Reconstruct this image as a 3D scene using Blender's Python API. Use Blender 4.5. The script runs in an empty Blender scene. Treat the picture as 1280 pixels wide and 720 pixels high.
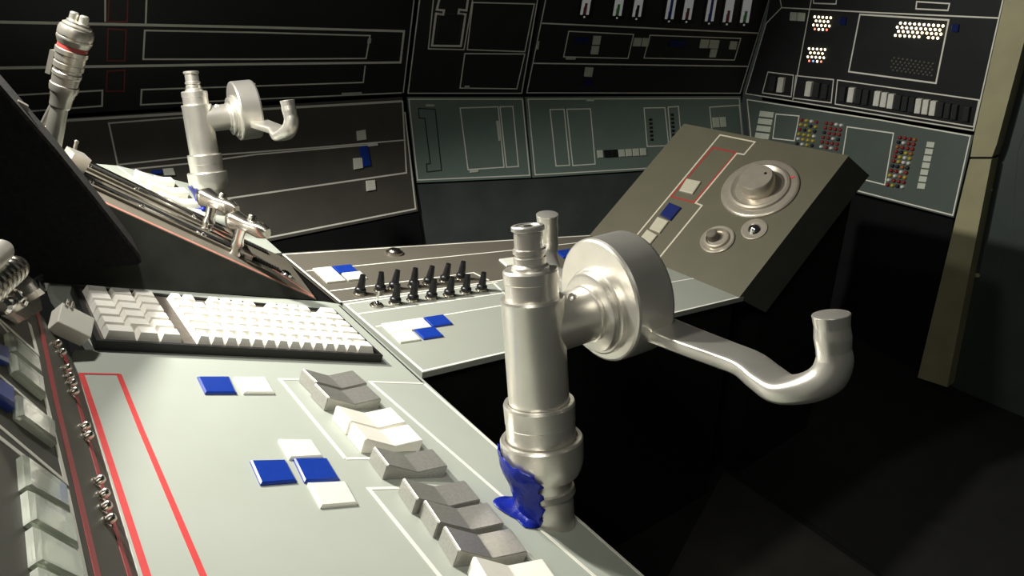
import bpy, bmesh, math, random
from mathutils import Vector, Matrix
random.seed(7)
PI = math.pi
sc = bpy.context.scene
COL = sc.collection

# ------------------------------------------------------------------ camera
F = 946.0                       # focal length in pixels of the 1280x720 frame
PITCH = math.radians(25.0)
CAMZ = 1.44
cd = bpy.data.cameras.new('camera'); cam = bpy.data.objects.new('camera', cd); COL.objects.link(cam)
cd.sensor_width = 36.0; cd.lens = F / 1280.0 * 36.0; cd.clip_start = 0.02
cam.location = (0, 0, CAMZ); cam.rotation_euler = (PI / 2 - PITCH, 0, 0)
sc.camera = cam

def V(*a): return Vector(a)
def vec(c):                     # direction: camera frame (right, down, forward) -> world
    return Vector((c[0], c[2] * math.cos(PITCH) - c[1] * math.sin(PITCH), -c[2] * math.sin(PITCH) - c[1] * math.cos(PITCH)))
def pos(c): return vec(c) + Vector((0, 0, CAMZ))
def ray(x, y): return vec(((x - 640) / F, (y - 360) / F, 1.0))
CAM = Vector((0, 0, CAMZ))
def at(x, y, z): return CAM + ray(x, y) * z          # pixel direction at distance z

# ------------------------------------------------------------------ world, lights, exposure
w = bpy.data.worlds.new('world'); sc.world = w; w.use_nodes = True
w.node_tree.nodes['Background'].inputs[0].default_value = (0.80, 0.95, 0.88, 1)
w.node_tree.nodes['Background'].inputs[1].default_value = 0.018
sc.view_settings.view_transform = 'Standard'; sc.view_settings.look = 'None'
sc.view_settings.exposure = 0.0; sc.view_settings.gamma = 1.0
sc.view_settings.use_curve_mapping = False

def spot(name, loc, aim, power, size, blend, radius, col):
    l = bpy.data.lights.new(name, 'SPOT'); l.energy = power; l.spot_size = size; l.spot_blend = blend
    l.shadow_soft_size = radius; l.color = col
    o = bpy.data.objects.new(name, l); COL.objects.link(o); o.location = loc
    o.rotation_euler = (aim - loc).to_track_quat('-Z', 'Y').to_euler()
    return o
LAMP = pos((-1.10, -1.00, 1.15))
spot('dash_lamp', LAMP, LAMP + V(0.4063, -0.5465, -0.7323), 150.0, math.radians(167.5), 0.22, 0.040, (1.0, 0.965, 0.88))
LAMP2 = pos((-0.74, -1.15, 0.95))
spot('overhead_lamp', LAMP2, pos((-0.05, 0.30, 1.10)), 50.0, math.radians(124), 0.85, 0.060, (1.0, 0.965, 0.89))
def area(name, loc, aim, power, sx, sy, col):
    l = bpy.data.lights.new(name, 'AREA'); l.energy = power; l.shape = 'RECTANGLE'; l.size = sx; l.size_y = sy; l.color = col; l.spread = math.radians(75)
    o = bpy.data.objects.new(name, l); COL.objects.link(o); o.location = loc
    o.rotation_euler = (aim - loc).to_track_quat('-Z', 'Y').to_euler()
area('fill_light', V(-0.5, -0.6, 2.5), V(-0.05, 1.0, 0.75), 3.2, 0.7, 0.5, (1.0, 0.96, 0.86))  # unseen fill added behind the camera to lift the shadows

# ------------------------------------------------------------------ materials
def mat(name, col, rough=0.5, metal=0.0, noise=0.06, scale=60.0, bump=0.0, bscale=None, coat=0.0,
        trans=0.0, emit=None, estr=0.0, ior=1.45, spec=0.5):
    m = bpy.data.materials.new(name); m.use_nodes = True
    nt = m.node_tree; b = nt.nodes['Principled BSDF']
    tc = nt.nodes.new('ShaderNodeTexCoord')
    n = nt.nodes.new('ShaderNodeTexNoise'); n.inputs['Scale'].default_value = scale; n.inputs['Detail'].default_value = 5
    nt.links.new(tc.outputs['Object'], n.inputs['Vector'])
    r = nt.nodes.new('ShaderNodeValToRGB')
    lo = [max(0, c * (1 - noise)) for c in col]; hi = [min(1, c * (1 + noise)) for c in col]
    r.color_ramp.elements[0].color = (*lo, 1); r.color_ramp.elements[1].color = (*hi, 1)
    r.color_ramp.elements[0].position = 0.3; r.color_ramp.elements[1].position = 0.7
    nt.links.new(n.outputs['Fac'], r.inputs['Fac']); nt.links.new(r.outputs['Color'], b.inputs['Base Color'])
    b.inputs['Roughness'].default_value = rough; b.inputs['Metallic'].default_value = metal
    b.inputs['Coat Weight'].default_value = coat; b.inputs['Transmission Weight'].default_value = trans
    b.inputs['IOR'].default_value = ior; b.inputs['Specular IOR Level'].default_value = spec
    if bump:
        n2 = nt.nodes.new('ShaderNodeTexNoise'); n2.inputs['Scale'].default_value = bscale or scale * 4
        nt.links.new(tc.outputs['Object'], n2.inputs['Vector'])
        bp = nt.nodes.new('ShaderNodeBump'); bp.inputs['Strength'].default_value = bump; bp.inputs['Distance'].default_value = 0.002
        nt.links.new(n2.outputs['Fac'], bp.inputs['Height']); nt.links.new(bp.outputs['Normal'], b.inputs['Normal'])
    if emit:
        b.inputs['Emission Color'].default_value = (*emit, 1); b.inputs['Emission Strength'].default_value = estr
    return m
M = {}
def dm(key, *a, **k): M[key] = mat(key, *a, **k)
dm('console_grey', (0.42, 0.455, 0.40), rough=0.55, noise=0.03, scale=9, bump=0.05, bscale=900)
dm('console_grey_shaded', (0.315, 0.335, 0.290), rough=0.55, noise=0.03, scale=9, bump=0.05, bscale=900)  # console_grey with shade put into the colour, for the centre plate
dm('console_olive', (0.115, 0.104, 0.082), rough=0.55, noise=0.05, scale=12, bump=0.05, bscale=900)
dm('console_olive_shaded', (0.098, 0.092, 0.062), rough=0.55, noise=0.05, scale=12, bump=0.05, bscale=900)  # copy of console_olive, weaker light at the pedestal painted in
dm('strip_dark', (0.075, 0.074, 0.058), rough=0.6, noise=0.10, scale=20)
dm('ramp_top', (0.135, 0.122, 0.095), rough=0.45, noise=0.06, scale=15)
dm('ramp_side', (0.030, 0.032, 0.026), rough=0.7, noise=0.2, scale=25)
dm('wall_dark', (0.019, 0.021, 0.022), rough=0.55, noise=0.12, scale=12)
dm('wall_brown', (0.080, 0.075, 0.062), rough=0.6, noise=0.08, scale=12)
dm('wall_green_shaded', (0.085, 0.112, 0.096), rough=0.55, noise=0.05, scale=10)  # wall_green darkened: dimmer light on the right wall is in the colour
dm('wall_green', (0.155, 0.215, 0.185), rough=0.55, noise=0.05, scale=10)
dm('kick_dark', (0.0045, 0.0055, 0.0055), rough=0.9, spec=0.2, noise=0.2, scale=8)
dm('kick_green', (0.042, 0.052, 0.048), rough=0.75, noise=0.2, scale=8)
dm('body_black', (0.006, 0.006, 0.006), rough=0.9, spec=0.2, noise=0.2, scale=30)
dm('floor_black', (0.004, 0.004, 0.0042), rough=0.9, noise=0.3, scale=14, bump=0.2, bscale=200)
dm('floor_plate', (0.024, 0.023, 0.019), rough=0.8, noise=0.35, scale=7, bump=0.1, bscale=150)
dm('pinstripe', (0.86, 0.85, 0.76), rough=0.5, noise=0.02)
dm('pinstripe_shaded', (0.50, 0.46, 0.36), rough=0.5, noise=0.03)  # white stripe colour lowered to imitate dim light on the pedestal
dm('tile_white_shaded', (0.42, 0.40, 0.31), rough=0.4, noise=0.04)  # tile_white as it looks in the pedestal's dim light, shade in the colour
dm('dial_metal', (0.44, 0.40, 0.33), rough=0.32, metal=0.55, noise=0.08, scale=40)
dm('pinstripe_black', (0.015, 0.02, 0.018), rough=0.5)
dm('red_line', (0.66, 0.055, 0.055), rough=0.5, noise=0.05)
dm('red_strip', (0.36, 0.045, 0.05), rough=0.5, noise=0.05)
dm('red_dim', (0.30, 0.035, 0.03), rough=0.5, noise=0.05)
dm('red_faded', (0.52, 0.20, 0.15), rough=0.5, noise=0.10, scale=40)
dm('silver_paint', (0.76, 0.735, 0.67), rough=0.33, metal=0.82, noise=0.05, scale=30, bump=0.06, bscale=700)
dm('silver_shaded', (0.46, 0.44, 0.39), rough=0.34, metal=0.85, noise=0.06, scale=30)  # silver darkened in colour to offset the glare of the nearby lamp
dm('silver_bright', (0.80, 0.77, 0.69), rough=0.30, metal=0.9, noise=0.04, scale=30)
dm('chrome', (0.83, 0.81, 0.77), rough=0.14, metal=1.0, noise=0.02)
dm('chrome_worn', (0.62, 0.58, 0.51), rough=0.26, metal=1.0, noise=0.12, scale=50)
dm('paddle_grey', (0.40, 0.39, 0.36), rough=0.38, metal=0.6, noise=0.10, scale=260)
dm('paddle_white', (0.86, 0.84, 0.75), rough=0.5, noise=0.02)
dm('tile_white', (0.82, 0.83, 0.73), rough=0.30, noise=0.02, coat=0.3)
dm('tile_wall', (0.62, 0.66, 0.56), rough=0.4, noise=0.04)
dm('tile_blue', (0.010, 0.042, 0.32), rough=0.28, noise=0.10, scale=120, coat=0.25)
dm('tile_navy', (0.008, 0.016, 0.10), rough=0.4)
dm('tile_black', (0.01, 0.011, 0.012), rough=0.4)
dm('button_clear', (0.80, 0.85, 0.74), rough=0.12, noise=0.03, trans=0.62, coat=0.3, ior=1.40)
dm('key_white', (0.88, 0.86, 0.79), rough=0.45, noise=0.02)
dm('key_deck', (0.10, 0.085, 0.068), rough=0.6, noise=0.15, scale=80)
dm('key_case', (0.016, 0.015, 0.014), rough=0.5, noise=0.1)
dm('toggle_black', (0.008, 0.008, 0.009), rough=0.35)
dm('tape_blue', (0.006, 0.018, 0.27), rough=0.34, noise=0.25, scale=60, bump=0.5, bscale=130)
dm('foam_black', (0.0055, 0.0055, 0.006), rough=0.95, spec=0.15, noise=0.4, scale=160, bump=1.0, bscale=420)
dm('foam_edge', (0.016, 0.0155, 0.014), rough=0.95, spec=0.15, noise=0.5, scale=160, bump=1.0, bscale=420)
dm('switch_white', (0.80, 0.80, 0.72), rough=0.4)
dm('switch_dark', (0.035, 0.037, 0.038), rough=0.4)
dm('led_lit', (1, 0.9, 0.7), emit=(1.0, 0.80, 0.50), estr=7.0)
dm('led_red', (1, 0.3, 0.2), emit=(1.0, 0.20, 0.12), estr=2.2)
dm('led_blue', (0.3, 0.5, 1), emit=(0.25, 0.45, 1.0), estr=1.2)
dm('led_off', (0.10, 0.095, 0.08), rough=0.3)
dm('bead_red', (0.28, 0.03, 0.03), rough=0.35)
dm('bead_yellow', (0.55, 0.42, 0.06), rough=0.35)
dm('bead_white', (0.75, 0.75, 0.72), rough=0.35)
dm('bead_dark', (0.02, 0.018, 0.03), rough=0.35)
dm('bead_orange', (0.40, 0.14, 0.04), rough=0.35)
dm('gauge_white', (0.8, 0.8, 0.78), rough=0.4, emit=(0.9, 0.92, 0.95), estr=0.10)
dm('gauge_red', (0.25, 0.05, 0.05), rough=0.4)
dm('gauge_green', (0.08, 0.40, 0.10), rough=0.4)
dm('gauge_blue', (0.03, 0.06, 0.35), rough=0.4)
dm('pillar_paint', (0.33, 0.31, 0.18), rough=0.6, noise=0.10, scale=10)
dm('door_paint', (0.040, 0.052, 0.048), rough=0.5, noise=0.12, scale=9)

# ------------------------------------------------------------------ object helpers
WP = {}                                             # world position of every object's origin
def tag(o, label=None, cat=None, group=None, kind=None):
    if label: o['label'] = label
    if cat: o['category'] = cat
    if group: o['group'] = group
    if kind: o['kind'] = kind
    return o
def empty(name, loc, label=None, cat=None, group=None, kind=None):
    o = bpy.data.objects.new(name, None); COL.objects.link(o); o.location = loc; o.empty_display_size = 0.05
    WP[o.name] = Vector(loc); return tag(o, label, cat, group, kind)
def place(o, m, parent):
    if parent is not None:
        o.parent = parent; o.matrix_local = Matrix.Translation(-WP[parent.name]) @ m
    else: o.matrix_world = m
    WP[o.name] = m.to_translation()
    return o
def obj(name, verts, faces, m, parent=None, smooth=False, angle=35):
    """one mesh object from world-space vertices; origin at the centre of its base"""
    n = len(verts); c = Vector((0, 0, 0))
    for v in verts: c += v
    c /= n
    me = bpy.data.meshes.new(name); me.from_pydata([v - c for v in verts], [], faces)
    bm = bmesh.new(); bm.from_mesh(me); bmesh.ops.recalc_face_normals(bm, faces=bm.faces)
    if smooth:
        for f in bm.faces: f.smooth = True
        for e in bm.edges:
            if len(e.link_faces) == 2 and e.calc_face_angle(0) > math.radians(angle): e.smooth = False
    bm.to_mesh(me); bm.free()
    me.materials.append(M[m] if isinstance(m, str) else m)
    o = bpy.data.objects.new(name, me); COL.objects.link(o)
    return place(o, Matrix.Translation(c), parent)
def inst(name, me, m, parent=None):
    o = bpy.data.objects.new(name, me); COL.objects.link(o); return place(o, m, parent)
def local_mesh(name, verts, faces, m, smooth=False, angle=35):
    me = bpy.data.meshes.new(name); me.from_pydata(verts, [], faces)
    bm = bmesh.new(); bm.from_mesh(me); bmesh.ops.recalc_face_normals(bm, faces=bm.faces)
    if smooth:
        for f in bm.faces: f.smooth = True
        for e in bm.edges:
            if len(e.link_faces) == 2 and e.calc_face_angle(0) > math.radians(angle): e.smooth = False
    bm.to_mesh(me); bm.free(); me.materials.append(M[m]); return me

class Plane:
    def __init__(s, o, n, u=None):
        s.o = Vector(o); s.n = Vector(n).normalized()
        if s.n.dot(CAM - s.o) < 0: s.n = -s.n
        s.u = (Vector(u) - s.n * s.n.dot(Vector(u))).normalized() if u is not None else s.n.orthogonal().normalized()
        s.v = s.n.cross(s.u).normalized()
    def at(s, x, y, h=0.0):
        d = ray(x, y); t = (s.o + s.n * h - CAM).dot(s.n) / d.dot(s.n); return CAM + d * t
    def frame(s, p, u=None):                           # matrix: x along u, z along n
        u = s.u if u is None else (u - s.n * s.n.dot(u)).normalized(); v = s.n.cross(u)
        m = Matrix((u, v, s.n)).transposed().to_4x4(); m.translation = p; return m

def prism(name, pts, d0, d1, m, parent=None):
    """polygon (world points) swept from pts+d0 to pts+d1"""
    n = len(pts); vs = [p + d0 for p in pts] + [p + d1 for p in pts]
    fs = [list(range(n)), list(range(n, 2 * n))[::-1]] + [[i, (i + 1) % n, n + (i + 1) % n, n + i] for i in range(n)]
    return obj(name, vs, fs, m, parent)
def panel(name, pl, pix, t, m, parent=None, h=0.0):
    return prism(name, [pl.at(*p) for p in pix], pl.n * h, pl.n * (h - t), m, parent)
def tile(name, pl, quad, h, m, parent, ch=0.0015, base=0.0):
    """raised tile on a plane: four pixels, chamfered top"""
    P = [pl.at(*q) + pl.n * base for q in quad]; c = sum(P, Vector()) / 4
    ch = min(ch, 0.3 * (P[1] - P[0]).length, 0.3 * (P[2] - P[1]).length)
    def ins(p): d = c - p; return p + d * min(0.45, 1.4 * ch / d.length)
    vs = P + [p + pl.n * (h - ch * 0.7) for p in P] + [ins(p) + pl.n * h for p in P]
    fs = [[0, 1, 2, 3], [8, 9, 10, 11]]
    for k in (0, 4): fs += [[k + i, k + (i + 1) % 4, k + 4 + (i + 1) % 4, k + 4 + i] for i in range(4)]
    return obj(name, vs, fs, m, parent)
def stripe(pl, pix, wid, m, parent, closed=False, name='pinstripe', h=0.0006, world=False):
    """flat tape line with mitred corners, lying on a plane"""
    P = pix if world else [pl.at(*p) for p in pix]
    n = len(P); L = []; R = []
    for i in range(n):
        a = P[(i - 1) % n] if (closed or i > 0) else None; b = P[(i + 1) % n] if (closed or i < n - 1) else None
        d1 = (P[i] - a).normalized() if a is not None else None; d2 = (b - P[i]).normalized() if b is not None else None
        if d1 is None: d1 = d2
        if d2 is None: d2 = d1
        n1 = pl.n.cross(d1); n2 = pl.n.cross(d2); mm = (n1 + n2); 
        mm = mm.normalized() if mm.length > 1e-4 else n1
        k = wid / 2 / max(0.35, mm.dot(n1))
        L.append(P[i] + mm * k); R.append(P[i] - mm * k)
    up = pl.n * h; vs = []; fs = []
    for i in range(n): vs += [L[i], R[i], L[i] + up, R[i] + up]
    seg = n if closed else n - 1
    for i in range(seg):
        a = 4 * i; b = 4 * ((i + 1) % n)
        fs += [[a + 2, a + 3, b + 3, b + 2], [a, a + 2, b + 2, b], [a + 3, a + 1, b + 1, b + 3]]
    if not closed: fs += [[0, 1, 3, 2], [4 * n - 4, 4 * n - 3, 4 * n - 1, 4 * n - 2]]
    return obj(name, vs, fs, m, parent)
def basis(ax):
    ax = ax.normalized(); u = ax.orthogonal().normalized(); return ax, u, ax.cross(u)
def lathe(name, o, ax, prof, m, parent=None, seg=40, angle=35, cut=None):
    """surface of revolution: prof = [(height along axis, radius)...]; cut = plane the first ring is trimmed to"""
    ax, u, v = basis(ax); vs = []; fs = []
    for (h, r) in prof:
        for k in range(seg):
            a = 2 * PI * k / seg; vs.append(o + ax * h + (u * math.cos(a) + v * math.sin(a)) * r)
    if cut is not None:
        for k in range(seg):
            vs[k] = vs[k] + ax * ((cut.o - vs[k]).dot(cut.n) / ax.dot(cut.n))
    for i in range(len(prof) - 1):
        for k in range(seg):
            fs.append([i * seg + k, i * seg + (k + 1) % seg, (i + 1) * seg + (k + 1) % seg, (i + 1) * seg + k])
    fs.append(list(range(seg))); fs.append([(len(prof) - 1) * seg + k for k in range(seg)])
    return obj(name, vs, fs, m, parent, smooth=True, angle=angle)
def lathe_local(name, prof, m, seg=16, angle=35):
    vs = []; fs = []
    for (h, r) in prof:
        for k in range(seg):
            a = 2 * PI * k / seg; vs.append((r * math.cos(a), r * math.sin(a), h))
    for i in range(len(prof) - 1):
        for k in range(seg):
            fs.append([i * seg + k, i * seg + (k + 1) % seg, (i + 1) * seg + (k + 1) % seg, (i + 1) * seg + k])
    fs.append(list(range(seg))); fs.append([(len(prof) - 1) * seg + k for k in range(seg)])
    return local_mesh(name, vs, fs, m, True, angle)
def sweep(name, path, wv, size, m, parent=None, seg=24, power=2.0, sub=5):
    """tube along a smooth path; wv = width direction per point, size = (half width, half thickness) per point"""
    n = len(path)
    def cr(a, b, c, d, t): return 0.5 * ((2 * b) + (c - a) * t + (2 * a - 5 * b + 4 * c - d) * t * t + (3 * b - a - 3 * c + d) * t ** 3)
    Ps, Ws, Ss = [], [], []
    for i in range(n - 1):
        q = [path[max(0, i - 1)], path[i], path[i + 1], path[min(n - 1, i + 2)]]
        for j in range(sub):
            t = j / sub; Ps.append(cr(*q, t)); Ws.append(wv[i].lerp(wv[i + 1], t))
            Ss.append(tuple(size[i][k] * (1 - t) + size[i + 1][k] * t for k in range(len(size[i]))))
    Ps.append(path[-1]); Ws.append(wv[-1]); Ss.append(size[-1])
    vs = []; fs = []
    for i, p in enumerate(Ps):
        tn = (Ps[min(i + 1, len(Ps) - 1)] - Ps[max(i - 1, 0)]).normalized()
        a = (Ws[i] - tn * tn.dot(Ws[i])).normalized(); b = tn.cross(a)
        pw = Ss[i][2] if len(Ss[i]) > 2 else power
        for k in range(seg):
            th = 2 * PI * k / seg; c, s = math.cos(th), math.sin(th)
            vs.append(p + a * (Ss[i][0] * math.copysign(abs(c) ** (2 / pw), c)) + b * (Ss[i][1] * math.copysign(abs(s) ** (2 / pw), s)))
    for i in range(len(Ps) - 1):
        for k in range(seg):
            fs.append([i * seg + k, i * seg + (k + 1) % seg, (i + 1) * seg + (k + 1) % seg, (i + 1) * seg + k])
    fs.append(list(range(seg))); fs.append([(len(Ps) - 1) * seg + k for k in range(seg)])
    return obj(name, vs, fs, m, parent, smooth=True, angle=50)
def box_frame(name, fr, x0, x1, y0, y1, z0, z1, m, parent=None):
    vs = [fr @ V(x, y, z) for z in (z0, z1) for (x, y) in ((x0, y0), (x1, y0), (x1, y1), (x0, y1))]
    return obj(name, vs, [[0, 1, 2, 3], [4, 5, 6, 7]] + [[i, (i + 1) % 4, 4 + (i + 1) % 4, 4 + i] for i in range(4)], m, parent)

# ------------------------------------------------------------------ the planes of the place
nA = vec((0.31772727, -0.92330027, -0.21579154)); vA = vec((-0.595, -0.371, 0.711))
PA = Plane(at(435, 445, 1.31), nA)
uA = -(PA.n.cross(vA)).normalized() if PA.n.cross(vA).dot(vec((1, 0, 0))) < 0 else PA.n.cross(vA).normalized()
PA = Plane(PA.o, nA, uA)
nB = vec((0.10454584, -0.92522056, -0.36474248))
uB = vec((1501, -203, 946)).normalized(); vB = vec((-657, -447, 946)).normalized()
PB = Plane(PA.at(528, 464), nB, uB)
# glare-strip plane: hinged on the front edge of the near console, tilted up 45 degrees
e0 = PA.at(98, 467.5); e1 = PA.at(173, 720)
uS = -uA * math.cos(PI / 4) + PA.n * math.sin(PI / 4)
PS = Plane(e0, uS.cross(e1 - e0), (e1 - e0).normalized())
# throttle ramp
r0 = PA.at(395, 375); r1 = PA.at(352, 317)
rd = (-uB + PB.n * 0.61).normalized()
PR = Plane(r0, (r1 - r0).cross(rd), rd)
# slanted pedestal face
c00 = PB.at(737, 295); c10 = PB.at(924, 372); ce = (c10 - c00).normalized()
d = ray(855, 155); c01 = CAM + d * ((c00 - CAM).dot(ce) / d.dot(ce))
PC = Plane(c00, (c10 - c00).cross(c01 - c00), ce)
# room walls: hinge line at half height, upper and lower panels lean inwards
UP = Vector((0, 0, 1))
W0 = at(0, 147, 2.30); W1 = at(507, 118, 3.05); W2 = at(930, 119, 3.50); W3 = at(1218, 165, 2.55)
def wall_planes(a, b, lean_up, lean_dn):
    h = (b - a).normalized(); inw = UP.cross(h).normalized()
    if inw.dot(CAM - a) < 0: inw = -inw
    U = h.cross(inw).normalized(); U = U if U.z > 0 else -U
    du = U * math.cos(lean_up) + inw * math.sin(lean_up); dd = -U * math.cos(lean_dn) + inw * math.sin(lean_dn)
    return Plane(a, h.cross(du), h), Plane(a, h.cross(dd), h), inw
LU, LL, inL = wall_planes(W0, W1, math.radians(14), math.radians(14))
BU, BL, inB = wall_planes(W1, W2, math.radians(18), math.radians(12))
RU, RL, inR = wall_planes(W2, W3, math.radians(10), math.radians(10))

# ------------------------------------------------------------------ setting: floor, walls, pillar, door
fl = prism('floor', [V(-2.6, -0.6, 0), V(3.6, -0.6, 0), V(3.6, 4.6, 0), V(-2.6, 4.6, 0)], V(0, 0, 0), V(0, 0, -0.05), 'floor_black')
tag(fl, 'black unlit cockpit floor', 'floor', kind='structure')
PF = Plane(V(0, 0, 0), UP, V(1, 0, 0))
panel('floor_plate', PF, [(905, 590), (1010, 662), (1150, 760), (1150, 900), (740, 900)], 0.004, 'floor_plate', fl, h=0.004)
panel('floor_plate', PF, [(912, 586), (1300, 690), (1300, 850), (1160, 762), (1015, 656)], 0.004, 'floor_black', fl, h=0.0035)

def backing(name, a, b, inw, label, ext0=0.0, ext1=0.0):
    h = (b - a).normalized(); off = -inw * 0.16
    a2 = a - h * ext0 + off; b2 = b + h * ext1 + off
    p = [V(a2.x, a2.y, 0), V(b2.x, b2.y, 0), V(b2.x, b2.y, 2.3), V(a2.x, a2.y, 2.3)]
    o = prism(name, p, V(0, 0, 0), -inw * 0.04, 'body_black'); return tag(o, label, 'wall', kind='structure')
wl = backing('wall_left', W0, W1, inL, 'dark panelled wall with white pinstripe frames behind the farther yoke', 1.4, 0.10)
wb = backing('wall_back', W1, W2, inB, 'dark upper and grey green lower wall panels with row of ladder gauges', 0.05, 0.10)
wr = backing('wall_right', W2, W3, inR, 'dark rear wall panel with lit indicator clusters and slide switches', 0.05, 0.25)

# --- left wall
pu = panel('upper_panel', LU, [(-420, -140), (520, -20), (505, 117), (0, 148), (-420, 172)], 0.02, 'wall_dark', wl)
pd = panel('lower_panel', LL, [(-420, 178), (0, 153), (503, 121), (523, 264), (330, 303), (-420, 470)], 0.02, 'wall_brown', wl)
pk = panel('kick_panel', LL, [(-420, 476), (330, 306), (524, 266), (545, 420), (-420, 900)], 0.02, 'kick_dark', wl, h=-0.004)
S1, S2 = 0.0085, 0.0052
stripe(LU, [(-40, 27), (0, 27.5), (320, 34), (505, 39), (500.5, 78), (320, 80), (0, 85), (-40, 86)], S1, 'pinstripe', pu)
stripe(LU, [(181, 38), (320, 40.5), (462.5, 44.5), (457.5, 73), (320, 74), (179, 74)], S2, 'pinstripe', pu, True)
tile('marker', LU, [(460, 48), (464, 48), (463, 54), (459, 54)], 0.003, 'tile_wall', pu)
stripe(LU, [(456.5, 82), (454, 103), (320, 107.5), (177, 112), (176, 131), (320, 124), (502, 116)], S2, 'pinstripe', pu)
stripe(LU, [(-30, 122), (10, 119.5), (128, 113), (127.5, 132.5), (37, 139), (-30, 143)], S2, 'pinstripe', pu)
stripe(LU, [(517.5, 0), (504, 116)], S2, 'pinstripe', pu)
stripe(LU, [(131.5, -12), (131.5, 27)], S2, 'pinstripe', pu); stripe(LU, [(183.5, -12), (182, 31)], S2, 'pinstripe', pu)
for q in ([(137, -15), (135, 27), (159, 27), (160, -15)], [(135, 36), (157.5, 37.5), (156, 76), (134, 76)], [(134, 89), (156, 87.5), (155, 114), (133, 114)]):
    stripe(LU, q, 0.0035, 'red_dim', pu, True, 'red_frame')
tile('marker', LU, [(427, 116), (452, 115), (452, 118.5), (427, 119.5)], 0.003, 'tile_wall', pu)
stripe(LL, [(-60, 160), (85, 150.5), (226, 142), (400, 132.5), (503, 126.5)], S1, 'pinstripe', pd)
stripe(LL, [(285, 144), (227, 147), (136, 154), (147, 206), (240, 196), (400, 184), (507, 175)], S2, 'pinstripe', pd)
stripe(LL, [(503, 126), (508, 216), (320, 243), (60, 281)], S2 * 1.2, 'pinstripe', pd)
stripe(LL, [(506, 140), (519.5, 261), (330, 298), (180, 328)], S2 * 1.2, 'pinstripe', pd)
stripe(LL, [(150, 213), (240, 204), (320, 193), (460, 181)], S2, 'pinstripe', pd)
for q, m in (([(445, 164), (456, 162), (457.5, 174.5), (446, 176)], 'tile_white'), ([(441, 198), (452, 197), (453, 210), (442, 212)], 'tile_white'),
             ([(457, 226), (468, 225), (469, 237), (458, 239)], 'tile_white'), ([(448.5, 183.5), (459, 182), (463, 207), (453, 209)], 'tile_blue'),
             ([(459, 180), (471, 178.5), (472, 182), (460, 183.5)], 'tile_white'), ([(203, 211), (216, 210), (219, 219), (205, 219.5)], 'tile_white'),
             ([(188, 213), (202, 212), (203, 217), (190, 218)], 'tile_blue')):
    tile('wall_tile', LL, q, 0.008, m, pd)

# --- back wall
bu1 = panel('upper_panel', BU, [(527, -20), (676, -20), (654, 117), (509, 117)], 0.02, 'wall_dark', wb)
bu2 = panel('upper_panel', BU, [(680, -20), (968, -20), (928, 117), (656.5, 117)], 0.02, 'wall_dark', wb)
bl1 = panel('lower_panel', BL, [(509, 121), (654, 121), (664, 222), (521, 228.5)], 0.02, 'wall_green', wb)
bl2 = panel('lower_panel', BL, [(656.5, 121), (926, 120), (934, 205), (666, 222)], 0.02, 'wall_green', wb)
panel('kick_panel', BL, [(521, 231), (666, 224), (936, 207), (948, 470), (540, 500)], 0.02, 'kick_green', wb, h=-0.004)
T1, T2 = 0.0058, 0.0045
stripe(BU, [(526, -12), (510, 116.5), (652, 116.5), (674, -12)], T2, 'pinstripe', bu1)
stripe(BU, [(542.5, -8), (535.5, 61), (580, 62), (592, -8)], T2, 'pinstripe', bu1)
stripe(BU, [(551, -8), (546, 12), (555, 13), (554, 18), (545, 17), (540, 57), (576, 57.5), (582, 18), (573, 17), (574, 12), (583, 13), (586, -8)], T1 * 1.4, 'pinstripe', bu1)
stripe(BU, [(549, 17), (545, 53), (573, 53.5), (578, 18)], T2, 'switch_dark', bu1, True)
stripe(BU, [(591, 3), (584, 62), (656, 64.5), (668, 5)], T2, 'pinstripe', bu1, True)
stripe(BU, [(581, 67), (575, 110), (646, 111), (656, 67.5)], T2, 'pinstripe', bu1, True)
tile('marker', BU, [(581, 107), (587, 107), (586, 110), (580, 110)], 0.003, 'tile_wall', bu1)
stripe(BU, [(684.5, -12), (658.5, 116), (925, 116.5), (962, -3)], T2, 'pinstripe', bu2)
stripe(BU, [(677.5, 29), (800, 34.5), (949, 41.5)], T1, 'pinstripe', bu2)
stripe(BU, [(666, 79), (800, 81), (935, 83)], T1, 'pinstripe', bu2)
stripe(BU, [(711, 39), (792, 43), (785, 73), (704.5, 71)], T2, 'pinstripe', bu2, True)
stripe(BU, [(812.5, 44), (926, 48), (918, 75), (805, 72.5)], T2, 'pinstripe', bu2, True)
def zq(L, ox=640, oy=0, k=4.0): return [(ox + x / k, oy + y / k) for x, y in L]
for q, m in (([(407, 178), (445, 179), (437, 222), (400, 221)], 'tile_wall'), ([(399, 228), (436, 229), (428, 270), (391, 269)], 'tile_wall'),
             ([(611, 188), (648, 189), (640, 230), (602, 229)], 'tile_wall'), ([(653, 189), (688, 191), (678, 231), (645, 230)], 'tile_wall'),
             ([(944, 196), (985, 197), (977, 239), (936, 238)], 'tile_wall'), ([(990, 198), (1036, 200), (1028, 241), (982, 239)], 'tile_wall'),
             ([(994, 244), (1026, 245), (1016, 285), (985, 284)], 'tile_wall'), ([(1092, 205), (1126, 207), (1117, 246), (1083, 244)], 'tile_wall'),
             ([(366, 335), (406, 337), (398, 382), (359, 380)], 'tile_wall'), ([(320, 185), (385, 188), (375, 215), (313, 212)], 'tile_navy'),
             ([(790, 200), (870, 203), (862, 235), (783, 232)], 'tile_navy'), ([(365, 396), (398, 397), (392, 425), (360, 424)], 'tile_navy'),
             ([(270, 284), (318, 285), (315, 296), (267, 295)], 'tile_wall'), ([(124, 205), (136, 205), (130, 245), (119, 244)], 'tile_wall')):
    tile('wall_tile', BU, zq(q), 0.006, m, bu2)
GC = ['gauge_red', 'gauge_green', 'tile_black', 'gauge_blue', 'gauge_red', 'gauge_blue', 'gauge_red', 'gauge_green']
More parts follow.
